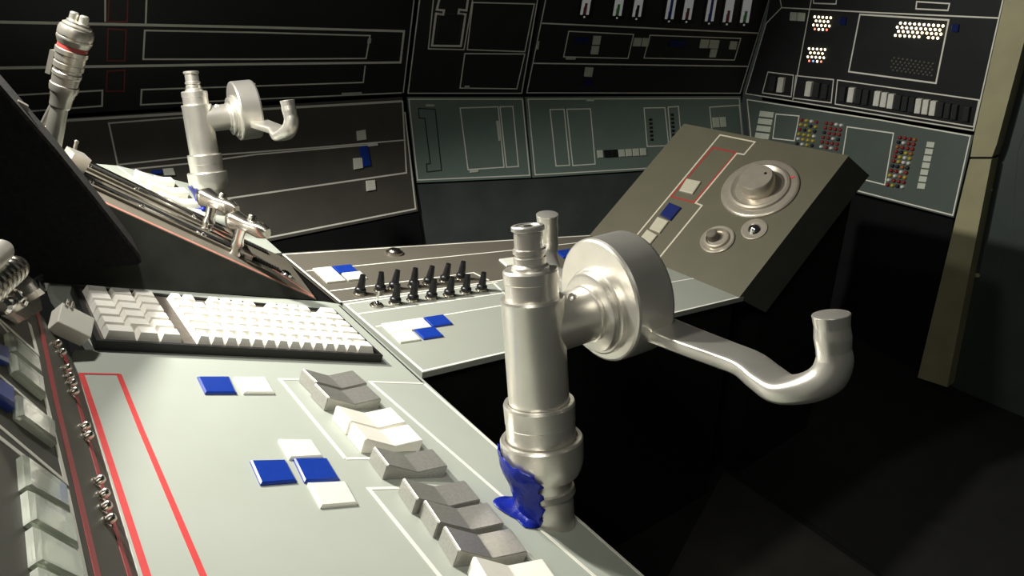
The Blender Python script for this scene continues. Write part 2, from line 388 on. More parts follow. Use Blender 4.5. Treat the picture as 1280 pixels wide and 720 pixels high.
for (x, yb), c in zip(((362, 70), (525, 75), (622, 80), (785, 92), (872, 95), (985, 103), (1074, 107), (1160, 110)), GC):
    sl = 0.165                                        # lean of the panel in the picture
    def g(dx, y): return (640 + (x + dx - (y - yb) * sl) / 4, y / 4)
    slot = tile('gauge', BU, [g(-32, -110), g(40, -110), g(40, yb + 22), g(-32, yb + 22)], 0.005, 'tile_black', bu2)
    tile('ladder', BU, [g(-24, -105), g(18, -105), g(18, yb - 38), g(-24, yb - 38)], 0.009, 'gauge_white', slot)
    tile('ladder_foot', BU, [g(-24, yb - 38), g(-12, yb - 38), g(-12, yb), g(-24, yb)], 0.009, 'gauge_white', slot)
    tile('ladder_foot', BU, [g(6, yb - 38), g(18, yb - 38), g(18, yb), g(6, yb)], 0.009, 'gauge_white', slot)
    tile('bar', BU, [g(-10, -104 if c == 'gauge_blue' else yb - 60), g(4, -104 if c == 'gauge_blue' else yb - 60), g(4, yb - 4), g(-10, yb - 4)], 0.0095, c, slot)
    tile('pointer', BU, [g(-5, yb + 8), g(3, yb + 8), g(3, yb + 16), g(-5, yb + 16)], 0.008, 'gauge_white', slot)
stripe(BL, [(511, 124), (653, 124), (662, 219), (522, 225)], T2, 'pinstripe', bl1, True)
stripe(BL, [(575, 135), (622.5, 133.5), (630, 209), (585, 212)], T2, 'pinstripe', bl1, True)
stripe(BL, [(625, 133.5), (641, 133), (648, 208), (633, 209)], T2, 'pinstripe', bl1, True)
stripe(BL, [(523, 135.5), (544, 136.5), (552, 213), (534, 215), (533, 205), (538, 204.5), (531, 148), (524, 147.5)], T2, 'pinstripe_black', bl1, True, 'black_outline')
for q in ([(532, 130.5), (543, 130.5), (543, 133), (532, 133)], [(620, 151), (623, 151), (626, 176), (623, 176)], [(587, 213), (598, 212), (598, 215), (587, 216)]):
    tile('marker', BL, q, 0.004, 'tile_wall', bl1)
stripe(BL, [(660, 124), (924, 123), (931, 203), (669, 218.5)], T2, 'pinstripe', bl2, True)
for q in ([(687.5, 137), (705, 136.5), (712, 206.5), (695, 207.5)], [(708.5, 136.5), (738, 136), (744, 205), (716, 207)], [(805, 135), (831, 134.5), (836, 182), (809, 183)],
          [(835, 134), (848, 133), (852, 180), (839, 181)], [(887, 134), (924, 131.5), (928, 172), (891, 174)]):
    stripe(BL, q, T2, 'pinstripe', bl2, True)
for q, m in (([(746, 188), (753, 187.7), (754, 197), (747, 197.5)], 'tile_wall'), ([(754.5, 187.6), (763, 187.2), (764, 196.6), (755.5, 197)], 'tile_black'),
             ([(763.5, 187.2), (771.5, 186.8), (772.5, 196), (764.5, 196.5)], 'tile_black'), ([(772.5, 187), (780, 186.6), (781, 195.5), (773.5, 196)], 'tile_wall'),
             ([(781.5, 186.5), (789, 186), (790, 195), (782.5, 195.5)], 'tile_wall'), ([(790.5, 186), (798, 185.5), (799, 194.5), (791.5, 195)], 'tile_wall'),
             ([(799.5, 185.5), (807, 185), (808, 194), (800.5, 194.5)], 'tile_wall'), ([(890, 147), (898, 146.5), (899.5, 159), (891.5, 159.5)], 'tile_wall'),
             ([(899, 146.5), (906.5, 146), (908, 158.5), (900.5, 159)], 'tile_wall'), ([(733, 123), (742, 123), (742, 126.5), (733, 126.5)], 'tile_wall')):
    tile('wall_tile', BL, q, 0.005, m, bl2)
for i in range(6):
    tile('vent_slot', BL, [(811 + i * .35, 148 + i * 5), (815 + i * .35, 148 + i * 5), (815 + i * .35, 151 + i * 5), (811 + i * .35, 151 + i * 5)], 0.003, 'tile_black', bl2)
    tile('vent_slot', BL, [(838 + i * .35, 142 + i * 5), (842 + i * .35, 142 + i * 5), (842 + i * .35, 145 + i * 5), (838 + i * .35, 145 + i * 5)], 0.003, 'tile_black', bl2)

# --- right wall with the indicator lights
ru = panel('upper_panel', RU, [(966, -20), (1268, -20), (1258, 0), (1218, 165), (931, 118), (957, 30)], 0.02, 'wall_dark', wr)
rl = panel('lower_panel', RL, [(931, 122), (1217, 169), (1192, 272), (1080, 243), (940, 207)], 0.02, 'wall_green_shaded', wr)
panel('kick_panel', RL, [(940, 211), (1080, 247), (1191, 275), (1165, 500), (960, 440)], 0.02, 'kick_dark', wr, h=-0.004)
Q2 = 0.0045
stripe(RU, [(1256, -10), (1217, 163), (1100, 144), (992, 126.5), (932, 117), (958, 29), (977, 9.5), (1100, 16), (1248, 22.5)], Q2, 'pinstripe', ru)
stripe(RU, [(974, -8), (977, 9.5)], Q2, 'pinstripe', ru); stripe(RU, [(1016, -10), (991, 125)], Q2, 'pinstripe', ru)
stripe(RU, [(1075, 18), (1186, 25), (1170, 104), (1061, 89.5)], Q2 * 1.3, 'pinstripe', ru, True)
for q in ([(960, 90), (992, 94), (989, 121), (953, 116)], [(995, 94.5), (1042, 99.5), (1039, 128.5), (991.5, 122.5)], [(1047, 100), (1224, 125), (1217, 158.5), (1044, 130)],
          [(1017, -6), (1046, -3), (1045, 5), (1017, 4)], [(1146, 2), (1187, 4.5), (1185, 13), (1145, 11)]):
    stripe(RU, q, Q2, 'pinstripe', ru, True)
zr = lambda L: zq(L, 960, 0)
for q in ([(116, 60), (149, 62), (145, 103), (112, 101)], [(153, 62), (188, 64), (184, 105), (149, 103)]): tile('wall_tile', RU, zr(q), 0.006, 'tile_wall', ru)
for q in ([(362, 85), (396, 87), (390, 125), (358, 122)], [(925, 120), (960, 122), (954, 160), (920, 157)]): tile('wall_tile', RU, zr(q), 0.006, 'tile_navy', ru)
def switch(x, y, m):
    tile('slide_switch', RU, zr([(x - 9, y - 37), (x + 19, y - 34), (x + 8, y + 38), (x - 20, y + 35)]), 0.012, m, ru)
for x, y in ((70, 422), (210, 442), (423, 472), (553, 490), (588, 496), (622, 503), (760, 527), (796, 532), (833, 538)): switch(x, y, 'switch_white')
for x, y in ((30, 415), (250, 447), (290, 453), (380, 466), (460, 478), (495, 483), (658, 509), (692, 515), (726, 521), (870, 545), (905, 551), (940, 557), (1000, 566)): switch(x, y, 'switch_dark')
LEDP = [(0, .0043), (.0015, .0042), (.003, .003), (.0038, .0008)]
led = {k: lathe_local('led', LEDP, k, 10, 80) for k in ('led_lit', 'led_red', 'led_blue', 'led_off')}
def put_led(x, y, k): inst('indicator_light', led[k], RU.frame(RU.at(960 + x / 4, y / 4)), ru)
for (x0, y0, n, rows) in ((234, 84, 5, 4), (206, 243, 5, 4)):
    for r in range(rows):
        for c in range(n - (r % 2)):
            k = 'led_lit'
            if r == 3 and c in (0, 3): k = 'led_red'
            if (r, c, y0) == (3, 1, 243): k = 'led_blue'
            put_led(x0 + c * 20 + (r % 2) * 10 - r * 3.2, y0 + r * 20.5 + c * 1.2, k)
for r in range(4):
    for c in range(10):
        if (r, c) in ((3, 6),): continue
        put_led(663 + c * 23.6 + (r % 2) * -11 - r * 5, 115 + r * 20.5 + c * 1.6, 'led_lit')
for r in range(5):
    for c in range(10): put_led(632 + c * 21.5 + (r % 2) * -10 - r * 1.5, 290 + r * 15 + c * 3.2, 'led_off')
stripe(RL, [(934, 124.5), (1100, 150), (1213, 170), (1191, 269), (1080, 240.5), (942, 205)], Q2, 'pinstripe', rl, True)
for q in ([(970, 142.5), (999, 145), (993, 176), (966, 173)], [(1059, 158.5), (1117, 166.5), (1106, 231), (1050, 217)]): stripe(RL, q, Q2, 'pinstripe', rl, True)
for i in range(4): tile('wall_tile', RL, [(951 - i * 1.8, 138.5 + i * 9), (968 - i * 1.8, 140.5 + i * 9), (966.5 - i * 1.8, 147.5 + i * 9), (949.5 - i * 1.8, 145.5 + i * 9)], 0.006, 'tile_wall', rl)
for i in range(7): tile('wall_tile', RL, [(1160 - i * 1.9, 177 + i * 8.6), (1169.5 - i * 1.9, 178 + i * 8.6), (1168 - i * 1.9, 185 + i * 8.6), (1158.5 - i * 1.9, 184 + i * 8.6)], 0.006, 'tile_wall', rl)
def bd(k):
    return lathe_local('bead', [(0, .0066), (.008, .0066), (.011, .0052), (.012, .002)], k, 8, 60)
beads = {k: bd(k) for k in ('bead_red', 'bead_yellow', 'bead_white', 'bead_dark', 'bead_orange')}
for (x0, y0, nc, nr, rowdx, mix) in ((1003, 150, 4, 6, -1.1, 'yyrwdr'), (1034, 154, 4, 6, -1.3, 'rrwdrw'), (1126, 172, 4, 11, -1.55, 'rdwyro')):
    for r in range(nr):
        for c in range(nc):
            k = {'y': 'bead_yellow', 'r': 'bead_red', 'w': 'bead_white', 'd': 'bead_dark', 'o': 'bead_orange'}[random.choice(mix)]
            inst('bead', beads[k], RL.frame(RL.at(x0 + c * 6.2 + r * rowdx, y0 + r * 5.9 + c * 0.9)), rl)

# --- pillar and door to the right of it
pd_n = (CAM - at(1190, 300, 2.6)); pd_n.z = 0
PP = Plane(at(1147, 472, 2.70), inR * 1.0 + pd_n.normalized() * 0.6)
o = panel('pillar', PP, [(1262, -30), (1217, 172), (1213, 196), (1240, 196), (1246, 180), (1302, -30)], 0.09, 'pillar_paint')
tag(o, 'olive painted upright post beside the indicator wall', 'pillar', kind='structure')
panel('lower_post', PP, [(1212.5, 199), (1147, 472), (1184, 484), (1239.5, 199)], 0.09, 'pillar_paint', o)
panel('joint', PP, [(1214, 194), (1213, 201), (1238, 201), (1240, 194)], 0.06, 'body_black', o, h=-0.01)
PD = Plane(PP.at(1250, 300) - PP.n * 0.05, PP.n, PP.v)
dr = panel('door_1', PD, [(1305, -30), (1240, 196), (1185, 480), (1290, 536), (1600, 700), (1600, -30)], 0.04, 'door_paint')
tag(dr, 'very dark green door panel with faint rounded outline', 'door', kind='structure')
stripe(PD, [(1300, 110), (1272, 190), (1264, 290), (1272, 306), (1300, 316)], 0.003, 'kick_green', dr, name='outline')
stripe(PD, [(1300, 325), (1253, 318), (1232, 450), (1240, 462), (1300, 490)], 0.003, 'kick_green', dr, name='outline')
lathe('bolt', PD.at(1238, 237), PD.n, [(0, .008), (.006, .008), (.009, .004)], 'pillar_paint', dr, 14)
lathe('bolt', PD.at(1222, 344), PD.n, [(0, .008), (.006, .008), (.009, .004)], 'pillar_paint', dr, 14)
tr = panel('trim_1', PD, [(1184, 484), (1290, 538), (1290, 546), (1184, 491)], 0.02, 'door_paint', h=0.03)
tag(tr, 'thin floor strip under the dark door', 'trim', kind='structure')

# ------------------------------------------------------------------ console A (both pilots' panels lie in one plane)
ca = empty('pilot_console', PA.at(330, 560), 'sloping grey green console with paddle switches, red frame and square buttons', 'console')
AP = [(61, 353), (405, 377), (424, 380), (900, 808), (960, 900), (227, 900), (98, 467), (90, 449), (91, 440), (94, 437.5), (119, 437), (66, 366)]
panel('worktop', PA, AP, 0.016, 'console_grey', ca)
bt = [PA.at(*p) - PA.n * 0.017 for p in [(75, 362), (400, 380), (870, 805), (930, 900), (245, 900), (106, 480)]]
n = len(bt); bb = [V(p.x, p.y, 0.0) for p in bt]
mid = sum(bb, Vector()) / n; bb = [p + (mid - p) * 0.06 for p in bb]
obj('pedestal', bt + bb, [list(range(n)), list(range(n, 2 * n))[::-1]] + [[i, (i + 1) % n, n + (i + 1) % n, n + i] for i in range(n)], 'body_black', ca)
stripe(PA, [(432, 573.5), (350, 474.3), (384, 474.5)], 0.0050, 'pinstripe', ca)
stripe(PA, [(432, 573.5), (474, 573)], 0.0050, 'pinstripe', ca)
stripe(PA, [(500, 610), (461, 611), (549.5, 720), (640, 830)], 0.0050, 'pinstripe', ca)
stripe(PA, [(485, 520), (530, 575)], 0.0035, 'pinstripe', ca); stripe(PA, [(650, 680), (700, 740)], 0.0035, 'pinstripe', ca)
stripe(PA, [(745, 722), (463, 477.5), (530, 479.5), (600, 541), (812, 728)], 0.0050, 'pinstripe', ca)
stripe(PA, [(99, 467.2), (149, 468.3)], 0.0040, 'red_line', ca, name='red_line')
stripe(PA, [(101.5, 467.5), (122.5, 530), (184.5, 722), (202, 775)], 0.0065, 'red_line', ca, name='red_line')
stripe(PA, [(148.5, 468), (177.5, 540), (254, 720), (275, 770)], 0.0062, 'red_line', ca, name='red_line')
stripe(PA, [(424, 382), (530, 480)], 0.0035, 'pinstripe_black', ca, name='seam')
for q, m in (([(246, 473), (286, 473), (295.5, 493.5), (256, 493.5)], 'tile_blue'), ([(292, 473.5), (331, 473.5), (343, 493.5), (304, 493.5)], 'tile_white'),
             ([(347.5, 551.5), (389, 552), (403, 573), (361, 575.5)], 'tile_white'), ([(312, 578), (356, 577), (370.5, 604), (325, 607.5)], 'tile_blue'),
             ([(366, 575.5), (408, 575), (424, 601.5), (380, 604.5)], 'tile_blue'), ([(384, 606), (431, 604), (446.5, 632), (400, 636)], 'tile_white')):
    t = tile('square_button', PA, q, 0.0042, m, ca, 0.0022)
PL = (PA.at(556, 598) - PA.at(478, 600)).length; PWD = 0.044
def paddle_mesh(m):
    prof = [(0, 0), (PL, 0), (PL, .0170), (PL * .98, .0182), (PL * .53, .0098), (PL * .02, .0222), (0, .0210)]
    vs = [(x, y, z) for y in (0, PWD) for (x, z) in prof]; k = len(prof)
    fs = [list(range(k)), list(range(k, 2 * k))[::-1]] + [[i, (i + 1) % k, k + (i + 1) % k, k + i] for i in range(k)]
    me = local_mesh('paddle', vs, fs, m)
    bm = bmesh.new(); bm.from_mesh(me); bmesh.ops.bevel(bm, geom=list(bm.edges), offset=0.0009, segments=2, affect='EDGES'); bm.to_mesh(me); bm.free()
    return me
pg, pw = paddle_mesh('paddle_grey'), paddle_mesh('paddle_white')
for (x, y), me in zip(((390, 494), (405, 514), (432, 544), (451, 567), (478, 600), (514.5, 643), (541, 673), (566, 709), (603, 751)), (pg, pg, pw, pw, pg, pg, pg, pg, pw)):
    inst('paddle_switch', me, PA.frame(PA.at(x, y), PA.at(x + 76, y - 3) - PA.at(x, y)), ca)

# the other pilot's console, across the ramp
cf = empty('copilot_console', PA.at(200, 230), 'sloping pale console with white paddle switches under the farther yoke', 'console')
panel('worktop', PA, [(60, 200), (147, 207), (263, 236), (352, 316), (300, 320), (80, 240)], 0.016, 'console_grey', cf, h=0.0)
bt = [PA.at(*p) - PA.n * 0.017 for p in [(90, 207), (147, 211), (258, 240), (335, 316), (290, 316), (90, 238)]]
n = len(bt); bb = [V(p.x, p.y, 0.0) for p in bt]
obj('pedestal', bt + bb, [list(range(n)), list(range(n, 2 * n))[::-1]] + [[i, (i + 1) % n, n + (i + 1) % n, n + i] for i in range(n)], 'body_black', cf)
stripe(PA, [(148, 208.5), (205, 252), (240, 278)], 0.0042, 'pinstripe', cf); stripe(PA, [(193, 219.5), (232, 258), (275, 290)], 0.0042, 'pinstripe', cf)
for (x, y) in ((171.5, 226.5), (187.5, 240.5), (202, 255)):
    inst('paddle_switch', pw, PA.frame(PA.at(x, y), uA), cf)
for q, m in (([(116, 217.5), (130, 218.5), (133, 223), (122, 221.5)], 'tile_blue'), ([(103, 212), (118, 212.5), (122, 217), (107, 216.5)], 'tile_white'),
             ([(234, 262), (250, 264), (262, 275), (247, 273)], 'tile_white')):
    tile('square_button', PA, q, 0.0055, m, cf, 0.003)

# ------------------------------------------------------------------ keyboard on the near console
kb = empty('keyboard', PA.at(290, 430), 'computer keyboard with white keys in a black case beside the dark ramp', 'keyboard')
kO = PA.at(118, 437.5); kX = PA.at(476, 453.5); kY = PA.at(411, 387.5)
ku = (kX - kO).normalized(); fk = PA.frame(kO, ku); kl = (kX - kO).length; kd = abs((kY - kX).dot(PA.n.cross(ku)))
kd = min(kd, 0.205)
box_frame('case', fk, 0, kl, 0, kd, 0.0002, 0.010, 'key_case', kb)
rim = []
for a in ((0, kl, 0, .006), (0, kl, kd - .006, kd), (0, .007, .006, kd - .006), (kl - .007, kl, .006, kd - .006)):
    box_frame('rim', fk, a[0], a[1], a[2], a[3], 0.0101, 0.0145, 'key_case', kb)
box_frame('deck', fk, .0075, kl - .0075, .0065, kd - .0065, 0.0101, 0.0112, 'key_deck', kb)
KP = (kl - .024) / 20.6; KQ = (kd - .020) / 6.15
def key_mesh(wk):
    a, b = KP * wk * .5 - .0006, KQ * .5 - .0006; ti, hk = .0040, .0125
    vs = [(sx * a, sy * b, 0) for sx, sy in ((-1, -1), (1, -1), (1, 1), (-1, 1))] + [(sx * (a - ti), sy * (b - ti) + .0008, hk) for sx, sy in ((-1, -1), (1, -1), (1, 1), (-1, 1))]
    vs += [(0, .0008, hk - .0012)]
    fs = [[0, 1, 2, 3]] + [[i, (i + 1) % 4, 4 + (i + 1) % 4, 4 + i] for i in range(4)] + [[4 + i, 4 + (i + 1) % 4, 8] for i in range(4)]
    return local_mesh('key', vs, fs, 'key_white')
km = {}
def key(c, r, wk=1.0):
    if wk not in km: km[wk] = key_mesh(wk)
    inst('key', km[wk], fk @ Matrix.Translation((.012 + KP * (c + wk / 2), .010 + KQ * (r + .5), .0113)), kb)
for r in range(6):
    if r == 0:
        key(0, r, 2.0); key(2, r, 1.5); key(3.5, r, 1.5)
    else:
        for c in (0, 1.65, 3.3): key(c, r, 1.65)
    c = 6.0; k = 0
    while c < 20.4:
        wk = 1.0
        if r in (1, 4) and k == 0: wk = 1.5
        if r in (2,) and k == 0: wk = 1.75
        if r == 3 and k == 0: wk = 1.25
        if c + wk > 19.4: wk = 20.6 - c
        if r == 5 and (7.6 < c < 8.6 or 12.6 < c < 13.5 or 17.6 < c < 18.5): c += 1.0; continue
        key(c, r, round(wk, 2)); c += wk; k += 1

# ------------------------------------------------------------------ centre console B with toggles
cb = empty('centre_console', PB.at(600, 380), 'central switch console with two rows of black toggles', 'console')
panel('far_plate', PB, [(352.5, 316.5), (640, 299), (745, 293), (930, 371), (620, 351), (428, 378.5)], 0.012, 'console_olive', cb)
panel('near_plate', PB, [(428.5, 379), (620, 351.6), (800, 320), (930, 371), (528, 466)], 0.012, 'console_grey_shaded', cb, h=0.0004)
bt = [PB.at(*p) - PB.n * 0.0125 for p in [(360, 320), (735, 298), (918, 370), (530, 460)]]
bb = [V(p.x, p.y, 0.0) for p in bt]
obj('pedestal', bt + bb, [[0, 1, 2, 3], [7, 6, 5, 4]] + [[i, (i + 1) % 4, 4 + (i + 1) % 4, 4 + i] for i in range(4)], 'body_black', cb)
s = 0.0046
PBh = Plane(PB.o + PB.n * 0.0004, PB.n, uB)
for L in ([(426, 378), (354, 318.2), (640, 300.3), (741, 294.5)], [(383, 339), (440, 333), (640, 313), (757, 299.5)], [(412.5, 364), (592, 341), (611, 350.5)],
          [(427, 377.8), (622, 351.2), (760, 327)], [(616, 353), (632, 368)], [(448, 392.5), (622, 367.5), (850, 330)], [(470, 408.5), (555, 394), (700, 370)],
          [(431, 380.2), (528.5, 464), (640, 438.5), (923, 371.8)], [(432, 380.6), (622, 353.2)], [(835, 353.5), (880, 346)]):
    stripe(PBh, L, s, 'pinstripe', cb)
def grid(o, U, W, cells):
    for (i, j, m) in cells:
        p = [(o[0] + (i + a) * U[0] + (j + b) * W[0], o[1] + (i + a) * U[1] + (j + b) * W[1]) for a, b in ((0.02, 0.02), (.97, .02), (.97, .97), (.02, .97))]
        tile('square_button', PBh, p, 0.005, m, cb, 0.002)
grid((476, 406.5), (26.2, -3.93), (12.25, 11.8), [(0, 0, 'tile_white'), (1, 0, 'tile_white'), (2, 0, 'tile_blue'), (0, 1, 'tile_white'), (1.1, 1, 'tile_blue')])
grid((390, 337.3), (24.5, -2.65), (9.25, 8.75), [(0, 0, 'tile_white'), (0, 1, 'tile_white'), (1.1, 1, 'tile_white'), (1, 0, 'tile_blue')])
grid((623, 325.5), (24, -3.2), (10, 8.6), [(0, 0, 'tile_white'), (3, -.1, 'tile_blue')])
db = lathe('dome_button', PB.at(493, 317), PB.n, [(0, .0215), (.006, .0215), (.008, .017), (.012, .014), (.014, .007), (.0145, .001)], 'chrome_worn', cb, 28)
nut = lathe_local('nut', [(0, 0.0146), (.0025, 0.0146), (.003, 0.0122), (.005, 0.0122), (.0055, 0.0104)], 'chrome_worn', 18)
boot = lathe_local('boot', [(.0035, 0.0120), (.010, 0.0128), (.013, 0.0117), (.0155, 0.0088)], 'toggle_black', 18)
cap = lathe_local('cap', [(.013, 0.0092), (.030, 0.0076), (.0415, 0.0061), (.0445, 0.0059), (.0450, 0.0037)], 'toggle_black', 18)
bat = lathe_local('bat', [(.004, 0.0071), (.010, 0.0055), (.013, 0.0027), (.030, 0.0041), (.035, 0.0037), (.0362, 0.0012)], 'chrome', 18)
def toggle(bx, by, tx, ty, chrome=False):
    p = PBh.at(bx, by); q = at(tx, ty, (p - CAM).dot(ray(640, 360)) * 0.985)
    ax = (q - p).normalized(); ax = (ax * 0.6 + PB.n * 0.6).normalized()
    m = PBh.frame(p, uB); sk = Matrix.Translation(p) @ PB.n.rotation_difference(ax).to_matrix().to_4x4() @ Matrix.Translation(-p) @ m
    nt = inst('toggle_switch', nut, m, cb)
    if chrome: inst('bat', bat, sk, nt)
    else: inst('boot', boot, m, nt); inst('cap', cap, sk, nt)
z6 = lambda x, y: (430 + x / 6.667, 310 + y / 6.667)
for b, t in (((133, 382), (140, 212)), ((300, 358), (275, 175)), ((415, 338), (440, 175)), ((580, 320), (565, 142)), ((703, 300), (730, 140)), ((840, 278), (862, 122)), ((973, 258), (972, 92))):
    toggle(*z6(*b), *z6(*t))
for b, t in (((425, 463), (428, 290)), ((573, 438), (572, 262)), ((728, 418), (738, 250)), ((875, 398), (888, 230)), ((1013, 374), (1005, 195)), ((1145, 354), (1140, 178))):
    toggle(*z6(*b), *z6(*t))
toggle(*z6(270, 482), *z6(262, 320), True)

# ------------------------------------------------------------------ throttle ramp
rp = empty('throttle_quadrant', PA.at(300, 370), 'dark wedge ramp with two chrome levers and red edge lines', 'throttle')
L = 0.80
rn, rf = r0, r0 + (r1 - r0) * .86
hi_n, hi_f = rn + rd * L, rf + rd * L
def drop(p): d = (PA.o - p).dot(PA.n) / UP.dot(PA.n); return p + UP * d + PA.n * 0.0006
vs = [rn, hi_n, hi_f, rf, drop(rn), PA.at(-140, 341.5, .0006), drop(hi_f), drop(rf)]
obj('wedge_body', vs, [[0, 1, 2, 3], [4, 5, 6, 7], [0, 1, 5, 4], [1, 2, 6, 5], [2, 3, 7, 6], [3, 0, 4, 7]], 'ramp_side', rp)
rwid = (rf - rn)
def rpt(s, t): return rn + rd * s + rwid * t           # s metres up the ramp, t 0..1 across
def rquad(name, s0, s1, t0, t1, h0, h1, m, parent=rp):
    p = [rpt(s0, t0), rpt(s1, t0), rpt(s1, t1), rpt(s0, t1)]
    return prism(name, p, PR.n * h0, PR.n * h1, m, parent)
rquad('top_plate', 0.0, L, 0.0, 1.0, 0.0002, 0.0014, 'ramp_top')
PRt = Plane(PR.o + PR.n * 0.0014, PR.n, rd)
stripe(PRt, [rpt(.004, .03) + PR.n * .0014, rpt(L, .03) + PR.n * .0014], 0.010, 'red_faded', rp, name='red_line', world=True)
stripe(PRt, [(266, 287), (320, 322), (392, 370.5)], 0.007, 'red_faded', rp, name='red_line')
for (t0, t1) in ((.27, .55), (.76, .99)):
    tr_ = rquad('slot_trim', .15, .62, t0, t1, .0015, .006, 'ramp_top')
    for ta, tb in ((t0, t0 + .055), (t1 - .055, t1)):
        rquad('rail', .15, .62, ta, tb, .0061, .0085, 'chrome', tr_)
    tm = (t0 + t1) / 2
    rquad('slot', .165, .60, tm - .045, tm + .045, .0061, .0066, 'body_black', tr_)
    for i in range(14): rquad('slot_tooth', .06 + i * .0065, .0635 + i * .0065, tm - .06, tm + .04, .0015, .0045, 'body_black', tr_)
    prism('ramp_end', [rpt(.135, t0), rpt(.155, t0), rpt(.155, t1), rpt(.135, t1)], PR.n * .0015, PR.n * .013, 'chrome_worn', tr_)
    for si in (.24, .36, .45): lathe('rail_screw', rpt(si, t0 + .03) + PR.n * .0085, PR.n, [(0, .005), (.003, .004), (.004, .001)], 'chrome', tr_, 12)
lathe('end_lens', rpt(.045, .38) + PR.n * .0014, PR.n, [(0, .013), (.004, .012), (.007, .007), (.008, .001)], 'chrome', rp, 20)
def lever(base, knee, h0, h1, peg0, peg1, zb):
    b = PRt.at(*base); z = (b - CAM).dot(ray(640, 360)) / ray(640, 360).dot(ray(640, 360)); z = (b - CAM).length / ray(*base).length
    P = lambda q, dz=0: at(q[0], q[1], z * zb + dz)
    k = P(knee)
    st = lathe('lever', b, k - b, [(-.004, .011), (.004, .011), (.008, .009), ((k - b).length * .35, .0105), ((k - b).length * .5, .0125), ((k - b).length * .7, .0095), ((k - b).length + .01, .012)], 'chrome', rp, 20)
    a, c = P(h0, .02), P(h1, -.02); dr_ = (c - a)
    sweep('lever_head', [a, a + dr_ * .12, a + dr_ * .45, a + dr_ * .8, c], [UP] * 5, [(.012, .014), (.018, .019), (.012, .013), (.0145, .013), (.009, .007)], 'chrome_worn', st, 18, 3.2)
    p0, p1 = P(peg0), P(peg1)
    lathe('lever_peg', p1, p0 - p1, [(-.006, .0085), ((p0 - p1).length * .9, .0085), ((p0 - p1).length, .007)], 'chrome_worn', st, 18)
lever((258, 289), (265, 262), (252, 244), (296, 263), (279.5, 242), (275, 256), .985)
lever((293, 318), (301, 290), (288, 273), (335, 292), (316, 269), (312, 284), .985)
ramp_knob = at(86, 203, 1.30)
o = box_frame('bracket_knob', Matrix.Translation(PRt.at(87, 212)) @ PR.frame(V(0, 0, 0), rd).to_3x3().to_4x4() @ Matrix.Rotation(.35, 4, 'Z'), -.016, .016, -.016, .016, .002, .034, 'silver_paint', rp)

pz = (PRt.at(92, 200) - CAM).length / ray(92, 200).length
lathe('bracket_rod', at(91.5, 196, pz), at(96, 176, pz) - at(91.5, 196, pz), [(0, .0032), (.026, .0032), (.030, .0040), (.032, .002)], 'silver_shaded', rp, 12)

# ------------------------------------------------------------------ black foam cheek beside the ramp
PK = Plane(rn + vB * -0.115, vB, uB)
o = prism('padded_panel', [PK.at(*p) for p in [(-240, -170), (0, 113), (74, 198), (120, 255), (177, 327), (172, 331), (141, 333), (128, 337), (104, 345), (60, 347), (30, 345), (-240, 345)]], PK.n * 0.0, PK.n * -0.105, 'foam_black')
tag(o, 'thick black foam padded panel leaning beside the ramp', 'padded panel')
e = [PK.at(*p) for p in [(-240, -170), (0, 113), (74, 198), (120, 255), (177, 327)]]
vs = []; fs = []
for p in e: vs += [p + PK.n * .001, p - PK.n * .106, p + PK.n * .001 + UP * .012, p - PK.n * .106 + UP * .012]
for i in range(len(e) - 1):
    a = 4 * i; b = a + 4; fs += [[a + 2, a + 3, b + 3, b + 2], [a, a + 2, b + 2, b], [a + 3, a + 1, b + 1, b + 3], [a, b, b + 1, a + 1]]
fs += [[0, 1, 3, 2], [4 * len(e) - 4, 4 * len(e) - 3, 4 * len(e) - 1, 4 * len(e) - 2]]
obj('foam_edging', vs, fs, 'foam_edge', o)
prism('edge_bracket', [PK.at(*p) for p in [(22, 134), (24, 131), (37, 138), (36, 152), (30, 150)]], -PK.n * .03, -PK.n * .045, 'silver_shaded', o)

# ------------------------------------------------------------------ front strip S with clear buttons
ss = empty('button_panel', PS.at(60, 600), 'dark inclined panel with clear square buttons and two red lines', 'panel')
panel('face_plate', PS, [(86.5, 440), (97, 468), (171.5, 720), (228, 912), (-150, 760), (-260, 420), (-130, 250), (20, 379), (47, 388)], 0.012, 'strip_dark', ss)
stripe(PS, [(79.5, 441), (96, 498), (127.5, 608), (162, 720), (180, 780)], 0.0075, 'red_strip', ss, name='red_line')
stripe(PS, [(45, 385), (52, 413), (70, 500), (96, 608), (122, 720), (138, 785)], 0.0085, 'red_strip', ss, name='red_line')
stripe(PS, [(99.5, 470), (112, 512), (174, 720), (186, 760)], 0.0030, 'pinstripe', ss)
for Lp, wd in (([(36.5, 404.5), (46.5, 442), (0, 400), (-20, 382)], .0035), ([(-20, 388), (0, 404), (44, 455), (57, 500), (82, 603), (0, 534), (-30, 510)], .0035),
               ([(-30, 524), (0, 548), (83, 613), (106, 720), (122, 790)], .0040), ([(-20, 452), (0, 470), (61, 524)], .0030)):
    stripe(PS, Lp, wd * 1.7, 'pinstripe', ss)
def clear(q, m='button_clear'):
    t = tile('square_button', PS, q, 0.008, m, ss, 0.0035)
    P = [PS.at(*c) for c in q]; c = sum(P, Vector()) / 4
    if m == 'button_clear':
        prism('button_core', [c + (p - c) * .55 for p in P], PS.n * .0004, PS.n * .004, 'tile_white', t)
for q in ([(4, 419), (42, 452), (47, 475), (8, 443)], [(7, 445), (47, 477), (51, 501), (11, 468)], [(14, 498), (61, 533), (64, 560), (16, 525)], [(20, 574), (75, 614), (80, 646), (23, 614)],
          [(25, 619), (81, 651), (90, 692), (29, 658)], [(31, 665), (91, 699), (99, 740), (35, 710)], [(37, 716), (101, 748), (110, 792), (42, 764)]): clear(q)
for q in ([(-30, 466), (9, 491), (11, 516), (-26, 492)], [(-34, 425), (3, 440), (5, 458), (-30, 444)]): clear(q, 'tile_blue')
